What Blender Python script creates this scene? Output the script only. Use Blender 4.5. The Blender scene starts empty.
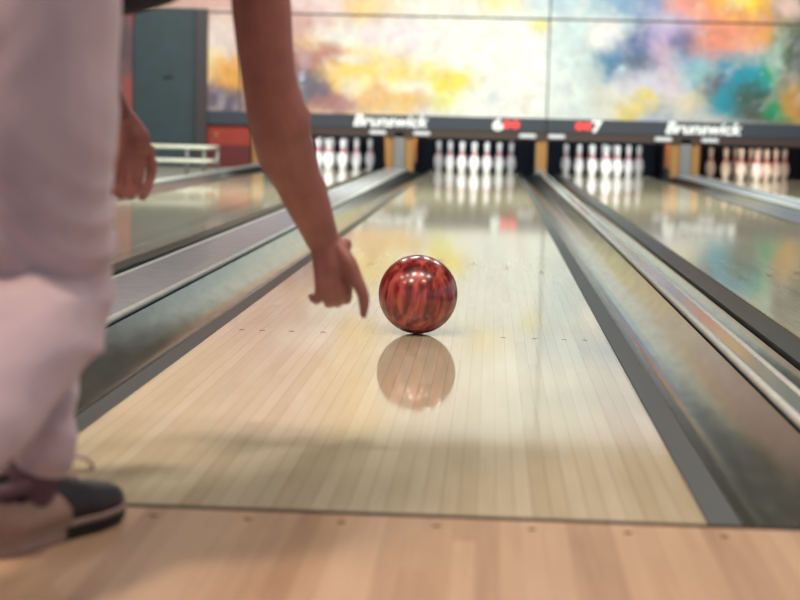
import bpy, bmesh, math, random
from mathutils import Vector, Matrix, noise
random.seed(7)
SC = bpy.context.scene
C = SC.collection
PI = math.pi

# ------------------------------------------------------------------ camera
FPX = 1696.9
CAM = Vector((0.1964, -2.434, 0.567))
PITCH, YAW, ROLL = math.radians(5.906), math.radians(2.922), 0.0245
cam_d = bpy.data.cameras.new('camera')
cam = bpy.data.objects.new('camera', cam_d); C.objects.link(cam)
cam_d.sensor_width = 36.0
cam_d.lens = FPX / 800.0 * 36.0
cam_d.clip_start = 0.05; cam_d.clip_end = 200
CM = Matrix.Rotation(YAW, 4, 'Z') @ Matrix.Rotation(PI/2 - PITCH, 4, 'X') @ Matrix.Rotation(ROLL, 4, 'Z')
cam.matrix_world = Matrix.Translation(CAM) @ CM
cam_d.dof.use_dof = True
cam_d.dof.focus_distance = 4.62
cam_d.dof.aperture_fstop = 3.6
SC.camera = cam

# ------------------------------------------------------------------ world, exposure, lights
w = bpy.data.worlds.new('world'); SC.world = w; w.use_nodes = True
w.node_tree.nodes['Background'].inputs[0].default_value = (0.68, 0.80, 0.86, 1)
w.node_tree.nodes['Background'].inputs[1].default_value = 0.54
SC.view_settings.view_transform = 'Standard'
SC.view_settings.look = 'None'
SC.view_settings.gamma = 1.0
SC.view_settings.exposure = 0.07
SC.view_settings.use_curve_mapping = False

def area(name, loc, target, sx, sy, power, col=(1, 1, 1), spread=180):
    d = bpy.data.lights.new(name, 'AREA'); d.shape = 'RECTANGLE'; d.size = sx; d.size_y = sy
    d.energy = power; d.color = col; d.spread = math.radians(spread)
    o = bpy.data.objects.new(name, d); C.objects.link(o)
    o.location = loc
    o.rotation_euler = (Vector(target) - Vector(loc)).to_track_quat('-Z', 'Y').to_euler()
    return o

WARM = (1.0, 0.86, 0.73)
for x in (-2.75, -1.65, -0.55, 0.55, 1.65):
    area('ceiling_light', (x, 0.8, 3.15), (x, 0.8, 0), 0.40, 0.3, (20 if x > 0 else 10) if x != -0.55 else 31, WARM)
for x in (-1.7, -0.55, 0.6, 1.75):
    area('ceiling_light', (x, 6.5, 3.15), (x, 6.5, 0), 0.5, 0.3, 26, (1, .97, .9))
for x, pw in ((-3.0, 20), (-1.3, 60), (1.3, 30)):  # unseen warm lamps added to light the bowler's calf and the approach
    area('ceiling_light', (x, -.75, 3.15), (x, -.75, 0), 0.5, 0.3, pw, (1, .72, .52))
for x in (-2.4, 0.2, 2.8):
    area('ceiling_light', (x, 10.6, 3.15), (x, 12.6, 0), 0.5, 0.3, 165, (1, 1, .84))
# unseen area lights added to brighten the mural above the pins
for x in (-4.2, -1.4, 1.4, 4.2):
    area('mural_fill', (x, 13.8, 3.12), (x, 17.9, 1.45), 2.4, 0.25, 27, (.95, .985, 1), 130)

# ------------------------------------------------------------------ helpers
def tag(o, label=None, cat=None, group=None, kind=None):
    if label: o['label'] = label
    if cat: o['category'] = cat
    if group: o['group'] = group
    if kind: o['kind'] = kind
    return o

def empty(name, loc, rz=0.0):
    o = bpy.data.objects.new(name, None); C.objects.link(o)
    o.location = loc; o.rotation_euler = (0, 0, rz); o.empty_display_size = 0.1
    return o

def link(name, me, mat=None, parent=None, smooth=True):
    o = bpy.data.objects.new(name, me); C.objects.link(o)
    if mat is not None:
        for m in (mat if isinstance(mat, (list, tuple)) else [mat]): me.materials.append(m)
    if smooth:
        for p in me.polygons: p.use_smooth = True
    if parent is not None: o.parent = parent
    return o

def from_bm(name, bm, mat=None, parent=None, smooth=False):
    bmesh.ops.recalc_face_normals(bm, faces=bm.faces)
    me = bpy.data.meshes.new(name); bm.to_mesh(me); bm.free()
    return link(name, me, mat, parent, smooth)

def bm_box(bm, x0, x1, y0, y1, z0, z1, bevel=0.0, mi=0):
    vs = [bm.verts.new(v) for v in ((x0,y0,z0),(x1,y0,z0),(x1,y1,z0),(x0,y1,z0),(x0,y0,z1),(x1,y0,z1),(x1,y1,z1),(x0,y1,z1))]
    fs = [bm.faces.new([vs[i] for i in q]) for q in ((0,3,2,1),(4,5,6,7),(0,1,5,4),(1,2,6,5),(2,3,7,6),(3,0,4,7))]
    for f in fs: f.material_index = mi
    if bevel > 0:
        es = list({e for f in fs for e in f.edges})
        bmesh.ops.bevel(bm, geom=es, offset=bevel, segments=2, affect='EDGES', profile=0.6)

def box(name, x0, x1, y0, y1, z0, z1, mat, parent=None, bevel=0.0):
    bm = bmesh.new(); bm_box(bm, x0, x1, y0, y1, z0, z1, bevel)
    return from_bm(name, bm, mat, parent)

def bm_tube(bm, pts, rad, seg=16, closed_ends=True, flat=None):
    """round tube through pts; rad a number or list; flat = (axis vector, factor) squashes the section along an axis"""
    n = len(pts); pts = [Vector(p) for p in pts]
    rad = [rad]*n if not isinstance(rad, (list, tuple)) else rad
    up = None; rings = []
    for i in range(n):
        t = (pts[min(i+1, n-1)] - pts[max(i-1, 0)]).normalized()
        if up is None:
            up = Vector((0, 0, 1)) if abs(t.z) < .9 else Vector((0, 1, 0))
        a = (up - t*up.dot(t)).normalized(); b = t.cross(a); up = a
        ring = []
        for k in range(seg):
            ang = 2*PI*k/seg
            d = (a*math.cos(ang) + b*math.sin(ang))*rad[i]
            if flat is not None:
                ax = flat[0]; d = d - ax*d.dot(ax)*(1-flat[1])
            ring.append(bm.verts.new(pts[i] + d))
        rings.append(ring)
    for i in range(n-1):
        for k in range(seg):
            bm.faces.new((rings[i][k], rings[i][(k+1) % seg], rings[i+1][(k+1) % seg], rings[i+1][k]))
    if closed_ends:
        bm.faces.new(list(reversed(rings[0]))); bm.faces.new(rings[-1])

def bm_ball(bm, c, r, sub=3):
    """ellipsoid; r number or (rx, ry, rz)"""
    r = (r, r, r) if not isinstance(r, (tuple, list)) else r
    m = Matrix.Translation(Vector(c)) @ Matrix.Diagonal((r[0], r[1], r[2], 1))
    bmesh.ops.create_icosphere(bm, subdivisions=sub, radius=1, matrix=m)

def catmull(pts, rad, per=8):
    P = [Vector(p) for p in pts]; out = []; ro = []
    n = len(P)
    for i in range(n-1):
        p0, p1, p2, p3 = P[max(i-1, 0)], P[i], P[i+1], P[min(i+2, n-1)]
        for k in range(per):
            t = k/per
            out.append(0.5*((2*p1) + (p2-p0)*t + (2*p0-5*p1+4*p2-p3)*t*t + (3*p1-p0-3*p2+p3)*t**3))
            tt = t*t*(3-2*t); ro.append(rad[i]*(1-tt) + rad[i+1]*tt)
    out.append(P[-1]); ro.append(rad[-1])
    return out, ro

def limb(bm, pts, rad, per=8, flat=None, seg=20):
    """tapered limb with round ends, to be fused"""
    p, r = catmull(pts, rad, per)
    bm_tube(bm, p, r, seg=seg, flat=flat)
    bm_ball(bm, p[0], r[0]*0.985, 3); bm_ball(bm, p[-1], r[-1]*0.985, 3)

def fuse(name, bm, voxel, smooth, mat, parent, fn=None):
    """one continuous surface from overlapping closed shapes"""
    me = bpy.data.meshes.new(name); bm.to_mesh(me); bm.free()
    t = bpy.data.objects.new(name + '_tmp', me); C.objects.link(t)
    r = t.modifiers.new('r', 'REMESH'); r.mode = 'VOXEL'; r.voxel_size = voxel
    if smooth:
        s = t.modifiers.new('s', 'SMOOTH'); s.iterations = smooth; s.factor = 0.5
    dg = bpy.context.evaluated_depsgraph_get(); dg.update()
    m2 = bpy.data.meshes.new_from_object(t.evaluated_get(dg))
    bpy.data.objects.remove(t); bpy.data.meshes.remove(me)
    m2.name = name
    if fn:
        ns = [v.normal.copy() for v in m2.vertices]
        for v, nn in zip(m2.vertices, ns): v.co += nn*fn(v.co, nn)
    m2.materials.clear()
    return link(name, m2, mat, parent, True)

def extrude_profile(name, prof, y0, y1, mat, parent=None, smooth=False, ny=1):
    """closed (x, z) profile run along Y"""
    bm = bmesh.new(); rings = []
    for j in range(ny+1):
        y = y0 + (y1-y0)*j/ny
        rings.append([bm.verts.new((x, y, z)) for x, z in prof])
    n = len(prof)
    for a, b in zip(rings, rings[1:]):
        for k in range(n): bm.faces.new((a[k], a[(k+1) % n], b[(k+1) % n], b[k]))
    bm.faces.new(rings[0]); bm.faces.new(rings[-1])
    o = from_bm(name, bm, mat, parent, False)
    if smooth:
        for p in o.data.polygons: p.use_smooth = len(p.vertices) == 4
        o.data.set_sharp_from_angle(angle=math.radians(40))
    return o

def px(x, y, depth):
    """point seen at pixel (x, y) at a depth along the lens axis"""
    v = Vector(((x-400)/FPX*depth, (300-y)/FPX*depth, -depth))
    return CAM + CM.to_3x3() @ v

def px_plane(x, y, Y=None, Z=None):
    d = CM.to_3x3() @ Vector(((x-400)/FPX, (300-y)/FPX, -1))
    t = (Y-CAM.y)/d.y if Y is not None else (Z-CAM.z)/d.z
    return CAM + d*t

# ------------------------------------------------------------------ materials
def srgb(r, g, b):
    f = lambda c: (c/255)/12.92 if c/255 <= .04045 else ((c/255+.055)/1.055)**2.4
    return (f(r), f(g), f(b), 1)

class NT:
    def __init__(self, name):
        self.m = bpy.data.materials.new(name); self.m.use_nodes = True
        self.t = self.m.node_tree; self.b = self.t.nodes['Principled BSDF']
    def n(self, typ, **kw):
        o = self.t.nodes.new(typ)
        for k, v in kw.items(): setattr(o, k, v)
        return o
    def l(self, a, b): self.t.links.new(a, b)
    def val(self, sock, v):
        if isinstance(v, bpy.types.NodeSocket): self.l(v, sock)
        else: sock.default_value = v
    def math(self, op, a, b=0.0, c=None, clamp=False):
        o = self.n('ShaderNodeMath', operation=op); o.use_clamp = clamp
        self.val(o.inputs[0], a); self.val(o.inputs[1], b)
        if c is not None: self.val(o.inputs[2], c)
        return o.outputs[0]
    def vmath(self, op, a, b=None):
        o = self.n('ShaderNodeVectorMath', operation=op)
        self.val(o.inputs[0], a)
        if b is not None: self.val(o.inputs[1], b)
        return o.outputs['Value'] if op in ('LENGTH', 'DISTANCE', 'DOT_PRODUCT') else o.outputs[0]
    def noise(self, vec, scale, detail=3, rough=.5, col=False):
        o = self.n('ShaderNodeTexNoise'); self.val(o.inputs['Vector'], vec)
        o.inputs['Scale'].default_value = scale; o.inputs['Detail'].default_value = detail
        o.inputs['Roughness'].default_value = rough
        return o.outputs['Color'] if col else o.outputs['Fac']
    def white(self, v):
        o = self.n('ShaderNodeTexWhiteNoise', noise_dimensions='3D'); self.val(o.inputs['Vector'], v)
        return o.outputs['Value']
    def ramp(self, fac, stops, interp='LINEAR'):
        o = self.n('ShaderNodeValToRGB'); self.val(o.inputs[0], fac)
        e = o.color_ramp.elements; o.color_ramp.interpolation = interp
        while len(e) < len(stops): e.new(0.5)
        for k, (p, c) in enumerate(stops): e[k].position = p; e[k].color = c
        return o.outputs[0]
    def mix(self, fac, a, b, blend='MIX'):
        o = self.n('ShaderNodeMix', data_type='RGBA', blend_type=blend)
        self.val(o.inputs[0], fac); self.val(o.inputs[6], a); self.val(o.inputs[7], b)
        return o.outputs[2]
    def coord(self, which='Object'): return self.n('ShaderNodeTexCoord').outputs[which]
    def sep(self, v):
        o = self.n('ShaderNodeSeparateXYZ'); self.l(v, o.inputs[0]); return o.outputs
    def comb(self, x, y, z):
        o = self.n('ShaderNodeCombineXYZ')
        for i, v in enumerate((x, y, z)): self.val(o.inputs[i], v)
        return o.outputs[0]
    def bump(self, h, strength=.2, dist=.01):
        o = self.n('ShaderNodeBump'); o.inputs['Strength'].default_value = strength
        o.inputs['Distance'].default_value = dist; self.l(h, o.inputs['Height'])
        self.l(o.outputs[0], self.b.inputs['Normal'])
    def set(self, **kw):
        for k, v in kw.items(): self.val(self.b.inputs[k.replace('_', ' ')], v)
        return self

def simple(name, col, rough=.5, metal=0.0, var=.08, scale=30, bump=0.0, coat=0.0, emit=None, es=0.0):
    t = NT(name); c = t.coord()
    f = t.noise(c, scale, 4)
    dark = tuple(x*(1-var) for x in col[:3]) + (1,); lite = tuple(min(1, x*(1+var)) for x in col[:3]) + (1,)
    t.set(Base_Color=t.ramp(f, [(.3, dark), (.7, lite)]), Roughness=rough, Metallic=metal)
    t.b.inputs['Coat Weight'].default_value = coat
    if bump: t.bump(f, bump, .004)
    if emit: t.set(Emission_Color=emit, Emission_Strength=es)
    return t.m

def wood(name, board, seglen, tones, rough, seam, seam_dark, ior=1.5, bumpy=0.0, worn=0.0):
    """strip flooring: boards along Y, each with its own tone, grain and thin dark seams"""
    t = NT(name); s = t.sep(t.coord())
    xb = t.math('DIVIDE', s[0], board)
    bi = t.math('FLOOR', xb); bf = t.math('FRACT', xb)
    off = t.math('MULTIPLY', t.white(t.comb(bi, 3.3, 1.7)), seglen)
    yb = t.math('DIVIDE', t.math('ADD', s[1], off), seglen)
    yi = t.math('FLOOR', yb); yf = t.math('FRACT', yb)
    tone = t.white(t.comb(bi, yi, 5.1))
    gv = t.comb(t.math('MULTIPLY', s[0], 60.0), t.math('MULTIPLY', s[1], 2.2), t.math('MULTIPLY', t.white(t.comb(bi, yi, 9.0)), 40.0))
    grain = t.noise(gv, 1.0, 5, .62)
    blot = t.noise(t.comb(t.math('MULTIPLY', s[0], 14.0), t.math('MULTIPLY', s[1], 3.0), t.math('MULTIPLY', tone, 9.0)), 1.0, 3, .5)
    f = t.math('ADD', t.math('MULTIPLY', tone, .34), t.math('ADD', t.math('MULTIPLY', grain, .42), t.math('MULTIPLY', blot, .34)))
    col = t.ramp(f, [(.18, tones[0]), (.5, tones[1]), (.85, tones[2])])
    e = t.math('MINIMUM', bf, t.math('SUBTRACT', 1.0, bf))
    sm = t.math('LESS_THAN', e, seam)
    ey = t.math('MINIMUM', yf, t.math('SUBTRACT', 1.0, yf))
    sm2 = t.math('LESS_THAN', ey, 0.0008/seglen*1.0)
    sv = t.math('MULTIPLY', t.math('MAXIMUM', sm, sm2), t.math('MULTIPLY_ADD', t.white(t.comb(bi, 7.7, 2.2)), .7, .25))
    col = t.mix(t.math('MULTIPLY', sv, seam_dark), col, srgb(70, 48, 34))
    t.set(Base_Color=col, Roughness=rough)
    t.b.inputs['IOR'].default_value = ior
    if bumpy: t.bump(t.noise(t.comb(t.math('MULTIPLY', s[0], 9.0), t.math('MULTIPLY', s[1], .9), 0.0), 1.0, 2, .4), bumpy, .002)
    if worn:      # fine wear in the finish: part of the surface scatters instead of mirroring
        df = t.n('ShaderNodeBsdfDiffuse'); t.l(col, df.inputs[0])
        mx = t.n('ShaderNodeMixShader'); mx.inputs[0].default_value = worn
        t.l(t.b.outputs[0], mx.inputs[1]); t.l(df.outputs[0], mx.inputs[2])
        t.l(mx.outputs[0], t.t.nodes['Material Output'].inputs['Surface'])
    return t.m

M = {}
M['lane'] = wood('lane_maple', .0275, 3.1, (srgb(183, 172, 146), srgb(198, 190, 166), srgb(212, 207, 187)), .06, .028, .55, 1.72, .03, .06)
M['approach'] = wood('approach_maple', .032, 2.6, (srgb(146, 117, 98), srgb(173, 147, 124), srgb(194, 170, 147)), .3, .012, .4, 1.35, 0, .5)
M['mark'] = simple('lane_mark', srgb(110, 66, 40), .15)
M['foul'] = simple('foul_strip', srgb(34, 28, 26), .6); M['foul'].node_tree.nodes['Principled BSDF'].inputs['Specular IOR Level'].default_value = .1
def gutter_mat(name, col, rough, bs):
    t = NT(name); c = t.coord(); s = t.sep(c)
    sc = t.noise(t.comb(t.math('MULTIPLY', s[0], 30.0), t.math('MULTIPLY', s[1], 5.0), s[2]), 1.0, 5, .65)
    scr = t.noise(t.comb(t.math('MULTIPLY', s[0], 160.0), t.math('MULTIPLY', s[1], 9.0), s[2]), 1.0, 3, .6)
    f = t.math('MULTIPLY_ADD', scr, .35, t.math('MULTIPLY', sc, .65))
    d = tuple(x*.86 for x in col[:3]) + (1,); l = tuple(x*1.1 for x in col[:3]) + (1,)
    t.set(Base_Color=t.ramp(f, [(.35, d), (.65, l)]), Roughness=t.math('MULTIPLY_ADD', sc, .14, rough-.05))
    t.b.inputs['IOR'].default_value = 1.6
    wv = t.noise(t.comb(t.math('MULTIPLY', s[0], 7.0), t.math('MULTIPLY', s[1], 1.1), 0.0), 1.0, 3, .5)
    t.bump(wv, bs, .02)
    return t.m
M['gutter'] = gutter_mat('gutter_plastic', srgb(64, 69, 66), .12, .13)
M['strip'] = simple('edge_strip', srgb(42, 48, 50), .36, 0, .08, 60)
M['cap'] = simple('divider_cap', srgb(118, 123, 126), .12, 0, .05, 20)
M['capwide'] = simple('wide_divider_cap', srgb(150, 163, 180), .26, 0, .08, 14)
M['bead'] = simple('cap_bead', srgb(196, 204, 206), .28)
M['underfloor'] = simple('underfloor', srgb(26, 26, 28), .9)
M['walkway'] = simple('walkway', srgb(170, 170, 160), .4)
M['ceiling'] = simple('ceiling', srgb(58, 52, 50), .9)
M['pit'] = simple('pit_dark', srgb(33, 40, 54), .8)
M['kick'] = simple('kickback_side', srgb(40, 42, 52), .6)
M['gold'] = simple('gold_panel', srgb(176, 130, 76), .3, .1)
M['amber'] = simple('amber_panel', srgb(150, 88, 40), .4, .1)
M['steel'] = simple('grey_metal', srgb(140, 140, 142), .35, .5)
M['band'] = simple('slate_band', srgb(50, 57, 70), .5, 0, .06, 12)
M['brown'] = simple('brown_strip', srgb(66, 48, 44), .4)
M['white'] = simple('white_letter', srgb(240, 244, 240), .5, 0, .02, emit=(1, 1, 1, 1), es=.35)
M['lampwhite'] = simple('lamp_white', srgb(225, 228, 235), .4, 0, .02, emit=(.9, .93, 1, 1), es=.08)
M['red_led'] = simple('red_led', srgb(220, 50, 50), .4, 0, .03, emit=(1, .07, .07, 1), es=.8)
M['joint'] = simple('dark_joint', srgb(52, 40, 40), .6)
M['teal'] = simple('teal_grey_door', srgb(50, 66, 73), .55, 0, .1, 6)
M['jamb'] = simple('dark_post', srgb(62, 54, 58), .5)
M['redpanel'] = simple('red_panel', srgb(158, 50, 36), .45, 0, .12, 5)
M['redlow'] = simple('dark_red_panel', srgb(98, 28, 32), .45, 0, .15, 5)
M['rail'] = simple('rail_white', srgb(226, 228, 214), .35)
M['wall'] = simple('wall_dark', srgb(74, 66, 66), .8)

# pins
t = NT('pin_white'); c = t.coord(); s = t.sep(c)
z = s[2]
def between(a, b): return t.math('MULTIPLY', t.math('GREATER_THAN', z, a), t.math('LESS_THAN', z, b))
stripe = t.math('ADD', between(.207, .2235), between(.234, .2505))
d = t.vmath('LENGTH', t.vmath('MULTIPLY', t.vmath('SUBTRACT', c, (.0, -.052, .158)), (1/.022, 1/.03, 1/.020)))
emb = t.math('MULTIPLY', t.math('LESS_THAN', d, 1.0), t.math('GREATER_THAN', t.noise(c, 120, 2), .47))
t.set(Base_Color=t.mix(t.math('MAXIMUM', stripe, t.math('MULTIPLY', emb, .75)), srgb(240, 240, 240), srgb(205, 26, 48)), Roughness=.22)
M['pin'] = t.m
# ball: marbled streaks
t = NT('ball_red'); c = t.coord(); s = t.sep(c)
wp = t.vmath('ADD', c, t.vmath('MULTIPLY', t.vmath('SUBTRACT', t.noise(c, 14, 2, .5, True), (.5, .5, .5)), (.012, .012, .02)))
ws = t.sep(wp)
nv = t.comb(t.math('MULTIPLY', ws[0], 44.0), t.math('MULTIPLY', ws[1], 44.0), t.math('MULTIPLY', ws[2], 9.0))
f = t.noise(nv, 1.0, 2, .5)
t.set(Base_Color=t.ramp(f, [(.32, srgb(70, 12, 18)), (.44, srgb(120, 30, 34)), (.54, srgb(164, 60, 56)), (.70, srgb(198, 104, 94))]), Roughness=.34, Metallic=.1)
t.b.inputs['Coat Weight'].default_value = 1.0; t.b.inputs['Coat Roughness'].default_value = .17
M['ball'] = t.m
# skin, cloth
t = NT('skin'); c = t.coord()
f = t.noise(c, 16, 4, .6)
t.set(Base_Color=t.ramp(f, [(.3, srgb(150, 96, 90)), (.7, srgb(172, 114, 106))]), Roughness=.5)
t.b.inputs['Subsurface Weight'].default_value = .08
t.b.inputs['Subsurface Radius'].default_value = (.01, .004, .002)
t.bump(t.noise(c, 220, 3), .12, .002)
M['skin'] = t.m
t = NT('trouser_cloth'); c = t.coord()
f = t.noise(c, 9, 4, .6); wv = t.noise(c, 700, 2)
t.set(Base_Color=t.mix(t.math('MULTIPLY', wv, .25), t.ramp(f, [(.3, srgb(184, 170, 190)), (.7, srgb(203, 188, 204))]), srgb(168, 155, 176)), Roughness=.9)
t.b.inputs['Sheen Weight'].default_value = .2
t.bump(wv, .1, .001)
M['trouser'] = t.m
M['shirt'] = simple('navy_cloth', srgb(34, 36, 52), .9, 0, .15, 40, .1)
M['hair'] = simple('dark_hair', srgb(40, 28, 22), .6, 0, .3, 200, .3)
M['eye'] = simple('eye', srgb(70, 60, 56), .2)
M['shoe_dark'] = simple('shoe_dark', srgb(44, 40, 52), .55, 0, .15, 60, .1)
M['shoe_tan'] = simple('shoe_tan', srgb(164, 138, 130), .6, 0, .08, 40, .1)
M['sole'] = simple('shoe_sole', srgb(152, 128, 126), .6)
M['sole_dark'] = simple('shoe_sole_dark', srgb(30, 26, 30), .7)
M['sock'] = simple('sock', srgb(104, 80, 94), .9, 0, .12, 60, .2)
M['lace'] = simple('lace', srgb(196, 180, 184), .8)

# ------------------------------------------------------------------ setting
LY1 = 19.15           # end of the pin decks
MY = 17.9             # face of the masking units
XC = {5: -1.785, 6: 0.0, 7: 1.603, 8: 3.41}
HW = .527
box('floor', -9, 9, -6, -0.014, -.1, 0, M['approach'])['kind'] = 'structure'
box('floor', -9, -2.665, 0.004, 20, -.1, 0, M['walkway'])['kind'] = 'structure'
box('floor', -2.665, 9, 0.0, 20.2, -.3, -.2, M['underfloor'])['kind'] = 'structure'
box('trim_1', -2.66, 4.2, -.0138, .0043, -.05, .0006, M['foul'])['kind'] = 'structure'
box('ceiling', -9, 9, -6, 20.2, 3.25, 3.4, M['ceiling'])['kind'] = 'structure'
box('wall_back', -9, 9, 20.0, 20.2, -.2, 3.25, M['pit'])['kind'] = 'structure'
box('wall_left', -9.2, -9, -6, 20.2, -.2, 3.4, M['wall'])['kind'] = 'structure'
# dots on the approach in front of the foul line
# ------------------------------------------------------------------ lanes
LANE_LABEL = {
 5: 'glossy lane half hidden behind the bowler, beside the low white railing',
 6: 'glossy maple lane carrying the red ball in the middle of the picture',
 7: 'glossy lane running towards the number 7, right of the near divider',
 8: 'rightmost glossy lane leading to the warm-lit pins'}
def lane(n):
    xc = XC[n]
    root = empty('bowling_lane', (xc, 0, 0))
    tag(root, LANE_LABEL[n], 'bowling lane', 'bowling lanes side by side')
    bm = bmesh.new()
    bm_box(bm, -HW, HW, .0045, LY1, -.09, 0)
    from_bm('lane_bed', bm, M['lane'], root)
    for k in (-.466, -.41, -.33, -.245, .245, .33, .41, .466):          # guide dots
        o = link('guide_dot', DOT, None, root, False); o.location = (k, 2.13, .0005)
    for k in range(-3, 4):                                            # arrows
        o = link('guide_arrow', ARROW, None, root, False); o.location = (k*.137, 4.75 - abs(k)*.16, .0005)
bm = bmesh.new(); bmesh.ops.create_circle(bm, cap_ends=True, segments=20, radius=.0085)
DOT = bpy.data.meshes.new('guide_dot'); bm.to_mesh(DOT); bm.free(); DOT.materials.append(M['mark'])
bm = bmesh.new(); bm.faces.new([bm.verts.new(v) for v in ((-.016, -.075, 0), (0, -.03, 0), (.016, -.075, 0), (0, .075, 0))])
ARROW = bpy.data.meshes.new('guide_arrow'); bm.to_mesh(ARROW); bm.free(); ARROW.materials.append(M['mark'])
for n in (5, 6, 7, 8): lane(n)

bm = bmesh.new()
for n in XC:
    for k in range(-5, 6):
        bmesh.ops.create_circle(bm, cap_ends=True, segments=20, radius=.0065, matrix=Matrix.Translation((XC[n]+k*.1355, -.066, .0005)))
o = from_bm('trim_2', bm, M['mark']); o['kind'] = 'structure'

# ------------------------------------------------------------------ gutters and dividers
RAILZ = .052
GUT = {(6, 1): 'grey ball gutter along the right edge of the centre lane',
       (6, -1): 'grey ball gutter along the left edge of the centre lane',
       (7, -1): 'grey ball gutter along the left edge of the lane marked 7',
       (7, 1): 'grey ball gutter along the right edge of the lane marked 7',
       (5, 1): 'grey ball gutter between the lane behind the bowler and the wide divider',
       (5, -1): 'grey ball gutter at the far left beside the low railing',
       (8, -1): 'grey ball gutter along the left edge of the rightmost lane',
       (8, 1): 'grey ball gutter on the far side of the rightmost lane'}
def gutter(n, sgn):
    xe = XC[n] + sgn*HW
    root = empty('ball_gutter', (xe, 0, 0))
    tag(root, GUT[(n, sgn)], 'gutter', 'ball gutters')
    # flat strip at the lane edge
    sw = .085 if (n, sgn) == (7, -1) else .056
    extrude_profile('edge_strip', [(sgn*a, b) for a, b in ((.004, -.006), (.006, -.004), (sw-.002, -.005), (sw, -.007), (sw, -.06), (.004, -.06))], .005, LY1, M['strip'], root)
    top = []
    N = 26; g0 = sw+.007
    for k in range(N+1):
        u = k/N
        x = g0 + u*(.236-g0)
        z = -.022 - .030*math.sin(PI*u**.8) + .056*u**2.6
        top.append((x, z))
    prof = top + [(.2375, -.12), (g0, -.12)]
    extrude_profile('trough', [(sgn*a, b) for a, b in prof], .005, LY1, M['gutter'], root, True, 1)
for k in GUT: gutter(*k)

def divider(x0, x1, label, y1=17.75):
    root = empty('lane_divider', ((x0+x1)/2, 0, 0)); h = (x1-x0)/2
    tag(root, label, 'lane divider', 'raised dividers between the lanes')
    e = .012
    extrude_profile('divider_body', [(-h+.003, -.12), (h-.003, -.12), (h-.003, RAILZ-.012), (-h+.003, RAILZ-.012)], .006, y1, M['strip'], root)
    prof = [(-h+e, RAILZ-.012), (h-e, RAILZ-.012), (h-e, RAILZ-.001), (h*.5, RAILZ+.001), (-h*.5, RAILZ+.001), (-h+e, RAILZ-.001)]
    extrude_profile('cap', prof, .008, y1, M['capwide' if h > .1 else 'cap'], root)
    for s in (-1, 1):
        bm = bmesh.new(); c = s*(h-.009)
        pr = [(c+.010*math.cos(a), RAILZ-.007+.011*math.sin(a)) for a in [2*PI*k/14 for k in range(14)]]
        me = extrude_profile('edge_bead', pr, .006, y1, M['bead'], root, True)
        bm.free()
    return root
divider(-1.020, -.765, 'wide grey divider beam left of the centre lane, partly behind the arm')
divider(.765, .838, 'narrow grey divider rail right of the centre lane')
divider(2.368, 2.645, 'wide grey divider beam between the lane marked 7 and the rightmost lane')
divider(-2.605, -2.55, 'grey divider rail at the outer left edge of the lanes by the low railing', 18.0)

# ------------------------------------------------------------------ pit walls, posts, masking units, mural
def kick(x0, x1, label):
    root = empty('pit_partition', ((x0+x1)/2, 18.0, 0))
    tag(root, label, 'partition', 'partitions between the pin decks')
    h = (x1-x0)/2
    box('side_wall', -h, h, 0.06, 1.95, -.1, .9, M['kick'], root)
    if h > .1:
        for s in (-1, 1):
            a, b = sorted((s*h*.42, s*h*1.02))
            o = box('gold_panel', a, b, -.03, .055, .0, .478, M['gold'], root, .004)
        o = box('centre_post', -h*.40, h*.40, -.08, .055, -.05, .478, M['steel'], root, .006)
        a = h+.004
        for s in (-1, 1):
            p, q = sorted((s*(a), s*(a+.02)))
            box('amber_liner', p, q, .10, .62, .12, .45, M['amber'], root)
    else:
        box('gold_panel', -h, h, -.04, .055, .07, .478, M['gold'], root, .004)
        box('centre_post', -h*1.0, h*1.0, -.05, .055, -.05, .068, M['steel'], root, .004)
kick(-1.055, -.735, 'gold and grey end partition between the two left pin racks')
kick(.738, .868, 'slim gold end partition between the pin racks marked 6 and 7')
kick(2.345, 2.67, 'gold and grey end partition between the two right pin racks')
kick(-2.67, -2.54, 'slim gold end partition left of the pin rack behind the arm')

def text_mesh(name, txt, height, mat, parent, loc, bold=.0, shear=0.0, width=None, lift=.006):
    cu = bpy.data.curves.new(name, 'FONT'); cu.body = txt; cu.size = 1; cu.shear = shear
    cu.align_x = 'CENTER'; cu.align_y = 'CENTER'; cu.offset = bold; cu.extrude = .04
    t = bpy.data.objects.new(name+'_tmp', cu); C.objects.link(t)
    dg = bpy.context.evaluated_depsgraph_get(); dg.update()
    me = bpy.data.meshes.new_from_object(t.evaluated_get(dg))
    bpy.data.objects.remove(t)
    xs = [v.co.x for v in me.vertices]; ys = [v.co.y for v in me.vertices]
    cx, cy = (min(xs)+max(xs))/2, (min(ys)+max(ys))/2
    sy = height/(max(ys)-min(ys)); sx = width/(max(xs)-min(xs)) if width else sy
    for v in me.vertices:
        x, y, z = v.co
        v.co = ((x-cx)*sx, -z/.08*lift, (y-cy)*sy)
    me.materials.clear()
    o = link(name, me, mat, parent, False); o.location = loc
    return o

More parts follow.
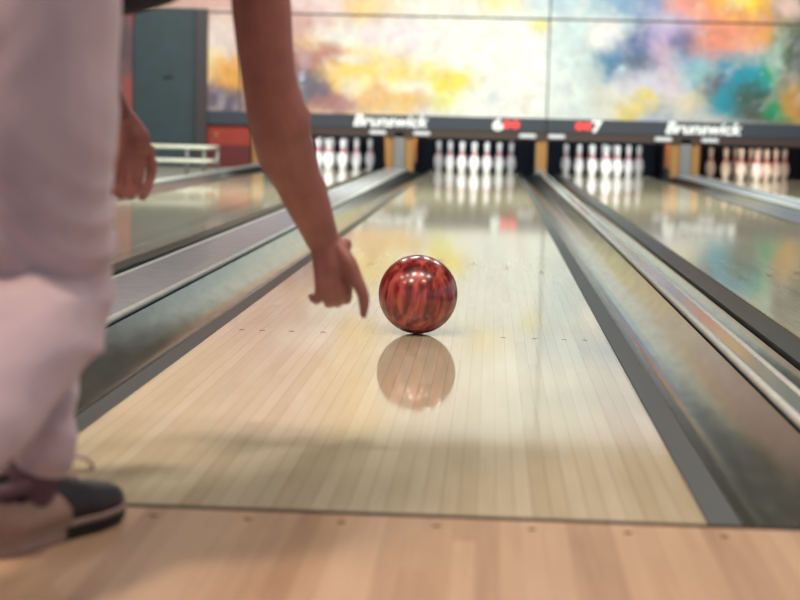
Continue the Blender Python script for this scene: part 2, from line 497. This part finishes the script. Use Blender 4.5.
def at(x, y): return px_plane(x, y, Y=MY)
zb0, zb1 = .515, .678
XJ = at(547, 110).x
def mask(x0, x1, label, items):
    root = empty('masking_band', ((x0+x1)/2, MY, zb0)); h = (x1-x0)/2
    tag(root, label, 'masking band', 'dark bands above the pins')
    box('band', -h+.004, h-.004, 0, .12, 0, zb1-zb0, M['band'], root, .004)
    box('valance', (-h+.70 if x0 < -3 else -h+.004), h-.004, .02, .05, -.10, -.001, M['brown'], root)
    mx = (x0+x1)/2
    for it in items:
        if it[0] == 'sign':
            o = text_mesh('sign_lettering', 'Brunswick',   .140, M['white'], root, (it[1]-mx, -.004, .090), .024, .25, it[2], .02)
            o['label'] = 'white brand lettering on the dark band'
        elif it[0] == 'num':
            o = text_mesh('lane_number', it[2], .145, M['white'], root, (it[1]-mx, -.004, .08), .03, 0, .125, .02)
            o['label'] = 'white numeral ' + it[2]
        elif it[0] == 'red':
            bm = bmesh.new()
            bmesh.ops.create_cone(bm, cap_ends=True, segments=28, radius1=.049, radius2=.043, depth=.02,
                                  matrix=Matrix.Translation((it[1]-mx, -.010, .082)) @ Matrix.Rotation(PI/2, 4, 'X'))
            o = from_bm('red_indicator', bm, M['red_led'], root); o['label'] = 'glowing round red indicator'
        elif it[0] == 'lamp':
            o = box('pin_lamp', it[1]-mx-.10, it[1]-mx+.10, -.05, .018, -.072, -.024, M['lampwhite'], root, .018)
            o['label'] = 'small white lamp under the band'
    return root
mask(-3.36, XJ, 'dark slate band over the left pin racks with the number 6',
     [('sign', at(391, 122).x, .90), ('num', at(498, 123).x, '6'), ('red', at(507, 123).x), ('red', at(515.5, 123).x),
      ('lamp', XC[5]-.63), ('lamp', XC[5]+.63), ('lamp', XC[6]-.63), ('lamp', XC[6]+.63)])
mask(XJ, 6.6, 'dark slate band over the right pin racks with the number 7',
     [('sign', at(704, 128).x, .90), ('num', at(597, 126).x, '7'), ('red', at(579.5, 125).x), ('red', at(587.5, 125.5).x),
      ('lamp', XC[7]-.63), ('lamp', XC[7]+.63), ('lamp', XC[8]-.63), ('lamp', XC[8]+.63)])
for n in XC:
    for sg in (-1, 1):
        area('pin_light', (XC[n]+sg*.60, MY+.09, .435), (XC[n]-sg*.12, 18.85, .16), .2, .05, 6.2 if n != 8 else 4.4, (.92, .96, 1) if n != 8 else (1, .66, .46))
# mural
blobs = [  # px, py, rx, ry (px), colour, strength
 (215,5,45,14,(222,176,168),1),(320,4,45,16,(238,214,210),1),(372,6,28,16,(242,202,128),1),(450,4,70,20,(242,240,226),1),(500,2,22,10,(240,226,150),.8),
 (580,4,45,22,(186,216,226),1),(620,6,30,14,(120,168,200),1),(655,8,28,14,(128,150,196),1),(690,6,22,14,(222,172,178),1),(720,4,46,30,(240,146,112),1),
 (744,0,32,24,(255,190,50),1),(746,-2,16,12,(255,226,70),1),(790,6,14,20,(240,200,190),.9),
 (215,40,30,30,(238,216,206),1),(212,68,20,16,(252,230,170),1),(233,80,20,22,(236,170,80),1),(222,100,28,16,(104,92,112),1),
 (300,28,30,22,(212,166,158),1),(310,46,22,14,(230,186,120),1),(345,34,36,16,(240,234,224),1),(300,64,32,18,(176,118,108),1),(335,56,32,12,(190,132,116),.9),
 (305,86,26,16,(104,102,118),1),(330,98,40,14,(178,128,118),1),(350,74,30,13,(248,210,110),.95),(362,86,18,10,(255,246,205),1),(385,72,34,18,(250,218,120),.9),
 (388,96,34,12,(238,188,116),.9),(425,72,28,11,(248,230,140),.8),(452,82,26,12,(246,222,100),1),(447,100,20,12,(236,232,130),.8),(410,104,26,10,(232,190,110),.9),
 (372,48,26,14,(250,230,170),.8),(400,34,44,18,(238,226,232),.9),(308,94,24,12,(104,102,120),.9),(334,103,22,9,(170,116,112),.8),(352,60,22,6,(250,240,220),.8),(405,86,22,7,(252,244,214),.9),(297,76,2.5,2.5,(190,215,245),.9),
 (538,27,14,10,(238,226,130),.8),
 (585,40,36,40,(206,224,226),.9),(604,32,14,22,(240,236,232),.9),(600,72,26,26,(198,210,206),.8),(622,64,26,20,(70,136,176),1),(640,46,28,18,(86,112,160),1),
 (648,72,32,16,(92,108,134),1),(620,72,3,3,(180,232,245),.9),(672,44,26,26,(188,168,210),1),(690,47,22,16,(58,80,132),1),(662,56,14,14,(196,170,196),.9),
 (642,88,36,16,(206,206,222),.9),(612,100,26,20,(222,220,206),.9),(645,105,20,12,(228,208,118),1),(630,115,12,8,(228,206,100),.8),(663,112,18,9,(160,172,176),.9),
 (682,84,22,24,(226,206,214),.9),(690,105,26,14,(214,212,200),.8),(708,62,28,20,(120,166,196),1),(712,80,30,18,(150,200,206),.9),(700,100,20,10,(224,206,160),.7),
 (730,38,40,24,(238,146,116),1),(755,48,26,20,(240,170,140),1),(770,38,24,20,(240,160,80),.9),(760,60,18,18,(236,206,196),.9),
 (722,88,22,18,(104,96,108),1),(733,104,30,16,(10,142,164),1),(742,78,22,22,(16,146,176),1),(766,76,26,24,(8,152,170),1),(780,68,18,28,(40,156,112),1),
 (785,44,20,22,(120,150,110),.9),(798,60,18,40,(82,96,78),1),(755,98,22,14,(52,92,84),1),(762,114,26,10,(72,84,70),1),(780,108,18,14,(10,146,96),1),(798,104,16,22,(196,146,64),1),
 (775,56,10,12,(170,200,190),.8)]
t = NT('space_mural'); c = t.coord()
def warp(v, sc, amt, det):
    return t.vmath('ADD', v, t.vmath('MULTIPLY', t.vmath('SUBTRACT', t.noise(c, sc, det, .6, True), (.5, .5, .5)), (amt, 0, amt)))
wc = warp(warp(warp(c, 2.0, .36, 4), 7, .22, 4), 20, .10, 4)
s = t.sep(wc)
def X(p): return at(p, 60).x
bx = t.math('DIVIDE', t.math('SUBTRACT', s[0], X(150)), X(820)-X(150), clamp=True)
def pos(p): return (p-150)/670
col = t.ramp(bx, [(pos(200), srgb(214, 172, 150)), (pos(300), srgb(204, 158, 146)), (pos(370), srgb(238, 206, 158)), (pos(440), srgb(240, 240, 230)), (pos(540), srgb(238, 244, 238)),
                  (pos(590), srgb(214, 226, 224)), (pos(660), srgb(176, 184, 206)), (pos(720), srgb(190, 190, 186)), (pos(790), srgb(110, 130, 112))])
for (x, y, rx, ry, cc, st) in blobs:
    p = at(x, y); k = 81.6
    v = t.vmath('MULTIPLY', t.vmath('SUBTRACT', wc, (p.x, 0, p.z)), (k/rx/1.25, 0, k/ry/1.25))
    mr = t.n('ShaderNodeMapRange', interpolation_type='SMOOTHSTEP')
    t.l(t.vmath('LENGTH', v), mr.inputs[0])
    mr.inputs[1].default_value = .25; mr.inputs[2].default_value = 1.15; mr.inputs[3].default_value = st; mr.inputs[4].default_value = 0
    col = t.mix(mr.outputs[0], col, srgb(*cc))
# the sky above what the picture shows: cloudy pastel bands
zz = t.sep(c)[2]
dust = t.noise(warp(c, 3, .4, 3), 6.5, 7, .68)
col = t.mix(.42, col, t.ramp(dust, [(.34, (.50, .46, .52, 1)), (.60, (1, 1, 1, 1))]), 'MULTIPLY')
veil = t.noise(warp(c, 2.5, .6, 4), 3.2, 7, .66)
veilc = t.ramp(t.noise(warp(c, 1.5, .4, 3), 2.3, 3, .5), [(.3, srgb(120, 150, 190)), (.45, srgb(214, 200, 222)), (.55, srgb(240, 236, 230)), (.68, srgb(214, 160, 150))])
col = t.mix(t.math('MULTIPLY', t.ramp(veil, [(.5, (0, 0, 0, 1)), (.64, (1, 1, 1, 1))]), .30), col, veilc)
vor = t.n('ShaderNodeTexVoronoi'); t.l(c, vor.inputs['Vector']); vor.inputs['Scale'].default_value = 7
st = t.math('LESS_THAN', vor.outputs['Distance'], .06)
col = t.mix(t.math('MULTIPLY', st, .6), col, (.95, .97, 1, 1))
t.set(Base_Color=col, Roughness=.6)
M['mural'] = t.m

ZJ = at(470, 17.5).z
ZT = 3.22
PANELS = [('lower mural panel above the two left racks with golden clouds on white', at(240, 60).x, XJ, zb1, ZJ),
          ('lower mural panel above the two right racks with blue, teal and orange clouds', XJ, 6.6, zb1, ZJ),
          ('narrow lower mural strip left of the arm beside the dark post', -3.36, at(240, 60).x, zb1, ZJ),
          ('upper mural panel cut by the top edge, pale with golden patches', -3.36, XJ, ZJ, ZT),
          ('upper mural panel cut by the top edge, blue and orange', XJ, 6.6, ZJ, ZT)]
for lb, x0, x1, z0, z1 in PANELS:
    o = box('mural_panel', x0+.009, x1-.009, MY, MY+.04, z0+(.011 if z0 != zb1 else .0), z1-.011, M['mural'])
    tag(o, lb, 'mural panel', 'painted space mural panels')
# dark battens behind the joints
box('trim_3', -3.36, 6.6, MY+.012, MY+.09, ZJ-.035, ZJ+.035, M['joint'])['kind'] = 'structure'
box('trim_4', XJ-.03, XJ+.03, MY+.012, MY+.09, zb1, ZT, M['joint'])['kind'] = 'structure'
box('trim_5', at(238, 60).x-.03, at(238, 60).x+.03, MY+.012, MY+.09, zb1, ZJ, M['joint'])['kind'] = 'structure'
box('wall_front', -9, 6.6, MY+.12, MY+.2, .9, 3.25, M['wall'])['kind'] = 'structure'

# left end: red panels, dark post, teal door, low railing
root = empty('red_panel', (-2.98, MY+.02, 0)); tag(root, 'red panel under the band at the left end, behind the arm', 'panel')
box('upper_panel', -.38, .29, .055, .10, .27, .51, M['redpanel'], root)
box('lower_panel', -.38, .29, .055, .10, 0, .27, M['redlow'], root)['label'] = 'darker red lower panel'
bm = bmesh.new(); bmesh.ops.create_uvsphere(bm, u_segments=16, v_segments=10, radius=.03, matrix=Matrix.Translation((at(215, 132).x+2.98, .045, .385)))
from_bm('round_lamp', bm, M['gold'], root, True)['label'] = 'small amber disc'
o = box('trim_6', at(197, 60).x, at(208, 60).x, MY-.06, MY+.11, 0, at(160, 8).z, M['jamb']); o['kind'] = 'structure'
p0, p1 = at(133, 60).x, at(196.5, 60).x
root = empty('door_1', ((p0+p1)/2, MY+.02, 0)); root['kind'] = 'structure'
h = (p1-p0)/2
box('door_leaf', -h, h, 0, .05, 0.01, at(160, 8).z, M['teal'], root, .005)
bm = bmesh.new(); bm_tube(bm, [(h*.0, -.002, 1.06), (h*.0+.0, -.04, 1.06), (.10, -.04, 1.08)], .009, 10)
from_bm('door_handle', bm, M['jamb'], root, True)
t = NT('wall_paint_red'); c = t.coord()
t.set(Base_Color=t.ramp(t.noise(c, 2.5, 4), [(.35, srgb(92, 74, 80)), (.5, srgb(112, 84, 88)), (.62, srgb(150, 80, 76))]), Roughness=.7)
box('wall_front', -9, p0-.01, MY+.02, MY+.1, 0, at(160, 8).z, t.m)['kind'] = 'structure'
box('wall_front', -9, at(197, 5).x, MY+.0, MY+.11, at(160, 8).z+.005, 3.25, M['mural'])['kind'] = 'structure'

def rail():
    P = lambda x, y: px_plane(x, y, Y=14.8)
    x0, x1, x2, xl = P(204, 150).x, P(213, 150).x, P(187, 150).x, P(60, 150).x
    root = empty('low_railing', (x0, 14.8, 0)); tag(root, 'low white tubular railing standing left of the lanes before the grey door', 'railing')
    z1, z0 = .285, .145
    for z in (z1, z0):
        bm = bmesh.new(); bm_tube(bm, [(xl-x0, 0, z), (0, 0, z), (.015, .0, z), (x1-x0, .28, z)], .021, 14)
        from_bm('bar', bm, M['rail'], root, True)
    for x, y in ((0, 0), (x1-x0, .28), (x2-x0, 0), (xl-x0+.1, 0)):
        bm = bmesh.new(); bm_tube(bm, [(x, y, 0), (x, y, z1)], .017, 12); from_bm('post', bm, M['steel'], root, True)
rail()

# ------------------------------------------------------------------ pins
IN = .0254
prof = [(0, .0), (0, 1.0), (.08, 1.03), (.75, 1.41), (2.25, 1.965), (3.375, 2.255), (4.5, 2.383), (5.875, 2.282), (7.25, 1.855), (8.0, 1.53), (8.625, 1.2535), (9.375, .98), (10, .898),
        (10.875, .937), (11.75, 1.047), (12.625, 1.22), (13.3, 1.278), (13.9, 1.2), (14.4, .98), (14.75, .66), (14.93, .33), (15, 0)]
bm = bmesh.new(); seg = 28; rings = []
pp, rr = catmull([(r*IN, 0, z*IN) for z, r in prof[1:]], [0]*(len(prof)-1), 3)
rings = [[bm.verts.new((p.x*math.cos(2*PI*k/seg), p.x*math.sin(2*PI*k/seg), p.z)) for k in range(seg)] for p in pp[:-1]]
topv = bm.verts.new((0, 0, 15*IN))
for a, b in zip(rings, rings[1:]):
    for k in range(seg): bm.faces.new((a[k], a[(k+1) % seg], b[(k+1) % seg], b[k]))
for k in range(seg): bm.faces.new((rings[-1][k], rings[-1][(k+1) % seg], topv))
bm.faces.new(list(reversed(rings[0])))
pin0 = from_bm('bowling_pin', bm, M['pin'], None, True)
SPOTS = [('front', 0, 0), ('second row left', -.5, 1), ('second row right', .5, 1), ('third row left', -1, 2), ('third row middle', 0, 2), ('third row right', 1, 2),
         ('back row far left', -1.5, 3), ('back row inner left', -.5, 3), ('back row inner right', .5, 3), ('back row far right', 1.5, 3)]
RACK = {5: 'white rack behind the arm', 6: 'white rack straight ahead of the ball', 7: 'white rack just right of the slim gold partition', 8: 'warm-lit rack at the right edge'}
first = True
for n in XC:
    for nm, kx, row in SPOTS:
        o = pin0 if first else pin0.copy()
        if not first: C.objects.link(o)
        first = False
        o.location = (XC[n] + kx*.3048, 18.288 + row*.264, .0)
        o.rotation_euler = (0, 0, random.uniform(-1.6, 1.6))
        tag(o, '%s pin of the %s' % (nm, RACK[n]), 'bowling pin', 'bowling pins racked on the decks')

# ------------------------------------------------------------------ ball
BP = px_plane(418, 296, Y=2.165); BP.z = .108
bm = bmesh.new(); bmesh.ops.create_icosphere(bm, subdivisions=6, radius=.1077)
ball = from_bm('bowling_ball', bm, M['ball'], None, True); ball.location = BP
ball.rotation_euler = (.15, .1, .6)
tag(ball, 'glossy red marbled bowling ball rolling down the centre lane', 'bowling ball')

# ------------------------------------------------------------------ person
person = empty('person', (px(40, 300, 2.3).x, 0, 0))
tag(person, 'person in pale trousers lunging at the foul line, arm stretched after the ball', 'person')
bpy.context.view_layer.update()
PB = person.location.copy()
def L(x, y, d): return px(x, y, d) - PB

# joints
R_sh, R_el, R_wr = L(254, -100, 2.72), L(279, 124, 2.86), L(322, 238, 3.0)
L_sh, L_el, L_wr = L(64, -150, 2.55), L(52, 22, 2.70), L(117, 120, 2.77)
R_hip, R_kn, R_an = L(34, -34, 2.14), L(56, 302, 2.2), L(-86, 488, 1.84)
FOOT_D = Vector((.38, .92, 0)).normalized()
FOOT_H = px_plane(116, 515, Z=0) - FOOT_D*.29
L_hip, L_kn = L(-40, -30, 2.24), L(40, 214, 2.55)
L_an = FOOT_H + FOOT_D*.082 + Vector((.020, 0, .085)) - PB
print('heel', FOOT_H, 'ankle', L_an)
pel = (R_hip + L_hip)/2 + Vector((0, 0, .05))
chest = (R_sh + L_sh)/2 + Vector((0, -.05, -.03))
waist = pel.lerp(chest, .45) + Vector((0, 0, .05))
neck = (R_sh + L_sh)/2 + Vector((.03, .06, .06))
head = neck + Vector((.04, .15, .09))
bm = bmesh.new()
# torso
limb(bm, [pel, waist, chest, neck], [.135, .12, .135, .06], 8)
limb(bm, [R_sh, (R_sh+L_sh)/2 + Vector((0, 0, .02)), L_sh], [.06, .075, .06])
limb(bm, [neck - Vector((0, .05, .04)), neck, head], [.06, .055, .055])
# head
fw = Vector((.12, .9, -.12)).normalized(); upv = Vector((0, .35, .94)); upv = (upv - fw*upv.dot(fw)).normalized(); sd = fw.cross(upv)
def H(f, u, s_): return head + fw*f + upv*u + sd*s_
bm_ball(bm, H(0, .05, 0), (.078, .098, .105)); bm_ball(bm, H(.035, -.03, 0), (.06, .072, .075)); bm_ball(bm, H(.06, -.075, 0), (.035, .035, .03))
limb(bm, [H(.088, .02, 0), H(.115, -.022, 0)], [.010, .015]); bm_ball(bm, H(.092, -.055, 0), (.026, .014, .010))
for s_ in (-1, 1):
    bm_ball(bm, H(-.005, .005, s_*.082), (.012, .02, .032)); bm_ball(bm, H(.085, .035, s_*.033), (.024, .012, .008))
# right arm
limb(bm, [R_sh, L(261, 0, 2.77), L(268, 72, 2.81), R_el, L(286, 152, 2.9), L(301, 186, 2.94), R_wr], [.060, .049, .046, .0515, .0505, .0415, .0305], 8)
bm_ball(bm, L(299, 122, 2.85), (.020, .03, .034))
# right hand: palm, four curled fingers, thumb
Hd = 3.0
bm_ball(bm, L(345, 245, Hd), .013)
def metacarpals(base, mcps, r0, r1):
    for m_ in mcps: limb(bm, [base.lerp(m_, .12), m_], [r0, r1], 6, None, 14)
MC = [L(347, 282, 3.0), L(338, 286, 2.985), L(329, 287, 2.98), L(320, 284, 2.98)]
metacarpals(R_wr, MC, .020, .0108)
limb(bm, [L(325, 246, 3.0), L(331, 268, 3.0)], [.026, .030], 6, None, 16)
fing = [
 [MC[0], L(347.5, 298, 3.015), L(345, 299, 3.055), L(340, 290, 3.06)],
 [MC[1], L(338.5, 301, 3.0), L(336, 302, 3.05), L(333, 291, 3.055)],
 [MC[2], L(329, 301, 2.995), L(328, 303, 3.04), L(327, 291, 3.045)],
 [MC[3], L(318, 299, 2.99), L(314, 299, 3.01), L(311.5, 296, 3.02)]]
for f_, rs in zip(fing, ([.0105, .0088, .0084, .0075], [.0108, .009, .0086, .0076], [.0105, .0088, .0084, .0075], [.0095, .0082, .0078, .0070])):
    limb(bm, f_, rs, 6, None, 14)
limb(bm, [L(334, 246, 3.0), L(347, 262, 2.985), L(357, 281, 2.98), L(363.5, 297, 2.98), L(363.5, 315, 2.99)], [.019, .016, .0124, .0108, .0070], 7, None, 14)
# left arm and hand
limb(bm, [L_sh, L_sh.lerp(L_el, .5), L_el, L_el.lerp(L_wr, .4), L_wr], [.056, .047, .046, .043, .028])
ML = [L(148, 150, 2.80), L(140, 154, 2.78), L(131, 156, 2.76), L(122, 156, 2.745)]
metacarpals(L_wr, ML, .021, .0112)
limb(bm, [L(124, 126, 2.775), L(133, 142, 2.775)], [.028, .030], 6, None, 16)
fl = [
 [ML[0], L(151.5, 168, 2.81), L(148.5, 184, 2.80), L(142.5, 197, 2.78)],
 [ML[1], L(139, 176, 2.77), L(136, 189, 2.75), L(130, 196, 2.73)],
 [ML[2], L(129, 177, 2.75), L(126, 190, 2.73), L(121, 196, 2.71)],
 [ML[3], L(119, 174, 2.73), L(117, 186, 2.71), L(113, 192, 2.70)]]
for f_, rs in zip(fl, ([.0108, .0092, .0086, .0076], [.011, .0094, .0088, .0078], [.0108, .009, .0086, .0076], [.0098, .0084, .0078, .0070])):
    limb(bm, f_, rs, 6, None, 14)
limb(bm, [L(119, 124, 2.76), L(115, 145, 2.72), L(112, 165, 2.70), L(108, 182, 2.69)], [.019, .016, .0115, .0085], 6, None, 14)
# legs (under the trousers)
limb(bm, [R_hip, R_hip.lerp(R_kn, .5), R_kn, R_kn.lerp(R_an, .35), R_an], [.085, .07, .052, .05, .036])
limb(bm, [L_hip, L_hip.lerp(L_kn, .5), L_kn, L_kn.lerp(L_an, .35), L_an], [.085, .07, .05, .042, .018])
body = fuse('body', bm, .0037, 3, M['skin'], person)
# hair
bm = bmesh.new(); bm_ball(bm, H(-.018, .068, 0), (.085, .100, .100)); bm_ball(bm, H(-.05, .0, 0), (.07, .05, .06))
fuse('hair', bm, .008, 3, M['hair'], person, lambda co, n: .004*noise.noise(co*60))
for s_ in (-1, 1):
    bm = bmesh.new(); bm_ball(bm, H(.088, .022, s_*.033), .0125, 3); from_bm('eye', bm, M['eye'], person, True)

# trousers
bm = bmesh.new()
limb(bm, [pel + Vector((0, 0, .02)), pel - Vector((0, 0, .04))], [.135, .14])
limb(bm, [R_hip + Vector((-.01, 0, .05)), R_hip, L(38, 100, 2.15), L(45, 210, 2.17), R_kn, R_kn.lerp(R_an, .3), R_kn.lerp(R_an, .65), R_an], [.105, .104, .103, .090, .071, .078, .070, .058], 8)
limb(bm, [L_hip, L_hip.lerp(L_kn, .5), L_kn, L_kn.lerp(L_an, .45), L_an + Vector((.0, .01, .085)), L_an + Vector((0, 0, .040))], [.11, .095, .072, .058, .044, .042], 8)
ax = (R_kn - R_hip).normalized(); kd = (R_an - R_kn).normalized()
def folds(co, n):
    s1 = (co - R_kn).dot(ax); s2 = (co - R_kn).dot(kd)
    w1 = math.exp(-((co-R_kn).length/.16)**2)
    q = noise.noise(co*5)
    g = (1-2*abs(math.sin((co.z*.85 + co.x*.6 + q*.06)*62)))*.0055*w1 + .003*w1
    v = co*1.0
    g += .009*noise.noise(Vector((v.x*9+v.z*6, v.y*7, v.z*7 - v.x*5)))
    g += .0035*math.sin((v.z*.8 - v.x*.9 + .08*noise.noise(v*6))*60)*max(0, noise.noise(v*4+Vector((3, 1, 2)))+.1)
    return g
fuse('trousers', bm, .0075, 5, M['trouser'], person, folds)['label'] = 'pale lavender creased trousers'
# shirt
bm = bmesh.new()
limb(bm, [pel + Vector((.02, .0, .05)), waist, chest, neck - Vector((0, .03, .02))], [.145, .145, .16, .088])
limb(bm, [R_sh, (R_sh+L_sh)/2 + Vector((0, 0, .02)), L_sh], [.076, .105, .076])
limb(bm, [R_sh, R_sh.lerp(R_el, .22)], [.072, .064]); limb(bm, [L_sh, L_sh.lerp(L_el, .4)], [.072, .064])
limb(bm, [L(92, -30, 2.42), L(122, -31, 2.46), L(156, -40, 2.52)], [.07, .07, .066])
fuse('shirt', bm, .01, 4, M['shirt'], person, lambda co, n: .006*noise.noise(co*9))['label'] = 'dark navy short-sleeved shirt'

# shoes
def shoe(heel, toe, up, name_l):
    """heel, toe: ends of the sole line; up: sole normal"""
    ex = (toe - heel); ln = ex.length; ex.normalize(); ez = (up - ex*up.dot(ex)).normalized(); ey = ez.cross(ex)
    mw = Matrix((ex, ey, ez)).transposed().to_4x4(); mw.translation = heel
    k = ln/.30
    root = bpy.data.objects.new('shoe', None); C.objects.link(root); root.parent = person; root.matrix_local = mw
    root['label'] = name_l
    def half(u):  # half width of the sole along the foot
        pts = [(0, .0), (.008, .018), (.03, .032), (.08, .034), (.14, .036), (.2, .046), (.245, .044), (.28, .030), (.295, .016), (.30, 0)]
        for (a, b), (c_, d_) in zip(pts, pts[1:]):
            if u <= c_: return b + (d_-b)*(u-a)/(c_-a)
        return 0
    def slab(nm, u0, u1, z0, z1, grow, mat, bulge=.003):
        bm = bmesh.new(); N = 26; out = []
        us = [u0 + (u1-u0)*(.5-.5*math.cos(PI*i/N)) for i in range(N+1)]
        for sgn in (1, -1):
            for u in (us if sgn == 1 else us[::-1]): out.append((u*k, sgn*(half(u)+grow)*k))
        rings = [[bm.verts.new((x, y*(1+g), z)) for x, y in out] for z, g in ((z0, -.06), (z0+.25*(z1-z0), .0), (z0+.75*(z1-z0), 0), (z1, -.06))]
        n = len(out)
        for a, b in zip(rings, rings[1:]):
            for i in range(n): bm.faces.new((a[i], a[(i+1) % n], b[(i+1) % n], b[i]))
        bm.faces.new(rings[0]); bm.faces.new(rings[-1])
        bmesh.ops.remove_doubles(bm, verts=bm.verts, dist=.0002)
        return from_bm(nm, bm, mat, root, False)
    slab('heel_block', .004, .128, .0, .021, .002, M['sole'])
    slab('outsole', .13, .292, .004, .012, .0, M['sole_dark'])
    slab('welt', .0, .30, .0195, .027, .0035, M['sole'])
    slab('midsole', .09, .297, .0105, .0205, .001, M['sole_dark'])
    def top(u):
        pts = [(0, .088), (.04, .082), (.08, .080), (.11, .088), (.14, .086), (.18, .074), (.22, .063), (.26, .056), (.285, .046), (.3, .028)]
        for (a, b), (c_, d_) in zip(pts, pts[1:]):
            if u <= c_: return b + (d_-b)*(u-a)/(c_-a)
        return .03
    def upper(bm, u0, u1, off, zf=1.0):
        N = 24; Kc = 14; rings = []
        for i in range(N+1):
            u = u0 + (u1-u0)*i/N; hw = half(min(max(u, .004), .2965)) + off; tp = (top(u)-.022)*zf + off
            ring = []
            for j in range(Kc+1):
                a = PI*j/Kc
                cx, cz = math.cos(a), math.sin(a)
                ring.append(bm.verts.new((u*k, hw*math.copysign(abs(cx)**.7, cx)*k, .024 + tp*abs(cz)**.62)))
            rings.append(ring)
        for a, b in zip(rings, rings[1:]):
            for j in range(Kc): bm.faces.new((a[j], a[j+1], b[j+1], b[j]))
        for r in (rings[0], rings[-1]): bm.faces.new(r)
        for a, b in zip(rings, rings[1:]): bm.faces.new((a[0], b[0], b[Kc], a[Kc]))
    bm = bmesh.new(); upper(bm, .0, .298, 0)
    from_bm('upper', bm, M['shoe_dark'], root, True)
    # tan quarter panel with a rounded front, both sides
    bm = bmesh.new(); upper(bm, -.002, .142, .0035, .84)
    for v in list(bm.verts):
        zt = (v.co.z-.024)/.06
        lim = .142*k*(1 - .5*max(0, zt-.1)**2.2)
        if v.co.x > lim: v.co.x = lim
    from_bm('heel_panel', bm, M['shoe_tan'], root, True)['label'] = 'tan rounded panel at the heel'
    bm = bmesh.new()
    pts = [(.052 + .042*math.cos(a), .030*math.sin(a), .090 + .006*math.cos(a)) for a in [2*PI*i/20 for i in range(21)]]
    bm_tube(bm, [(p[0]*k, p[1]*k, p[2]) for p in pts], .008, 10); from_bm('collar', bm, M['sock'], root, True)
    bm = bmesh.new(); limb(bm, [(.082, -.013, .080), (.091, -.017, .138)], [.032, .040], 4)
    fuse('sock', bm, .006, 3, M['sock'], root)
    bm = bmesh.new()
    for i, u in enumerate((.12, .142, .164, .186)):
        z = top(u) + .003
        pts = [(u*k + .004*math.sin(j), (-.024 + .048*j/6)*k, .024 + (z-.024)*max(.0, 1-abs(-1+j/3)**3.2*.22)) for j in range(7)]
        bm_tube(bm, pts, .0028, 8)
    for s_ in (-1, 1):
        pts = [Vector((.128*k, 0, .094)), Vector((.138*k, s_*.022, .112)), Vector((.17*k, s_*.036, .108)), Vector((.19*k, s_*.034, .088)), Vector((.15*k, s_*.010, .092))]
        p, r = catmull(pts, [.0028]*5, 6); bm_tube(bm, p, r, 8)
    from_bm('laces', bm, M['lace'], root, True)['label'] = 'pale tied laces'
    return root
shoe(FOOT_H - PB, FOOT_H + FOOT_D*.29 - PB, Vector((0, 0, 1)), 'dark laced shoe with tan heel panel on the foul line')
# trailing foot: toe on the floor behind, heel raised
d2 = Vector((0, -.5, -.866)); up2 = Vector((0, .866, -.5))
heel2 = R_an - d2*.075 - up2*.085
shoe(heel2, heel2 + d2*.285, up2, 'trailing shoe balanced on its toe')
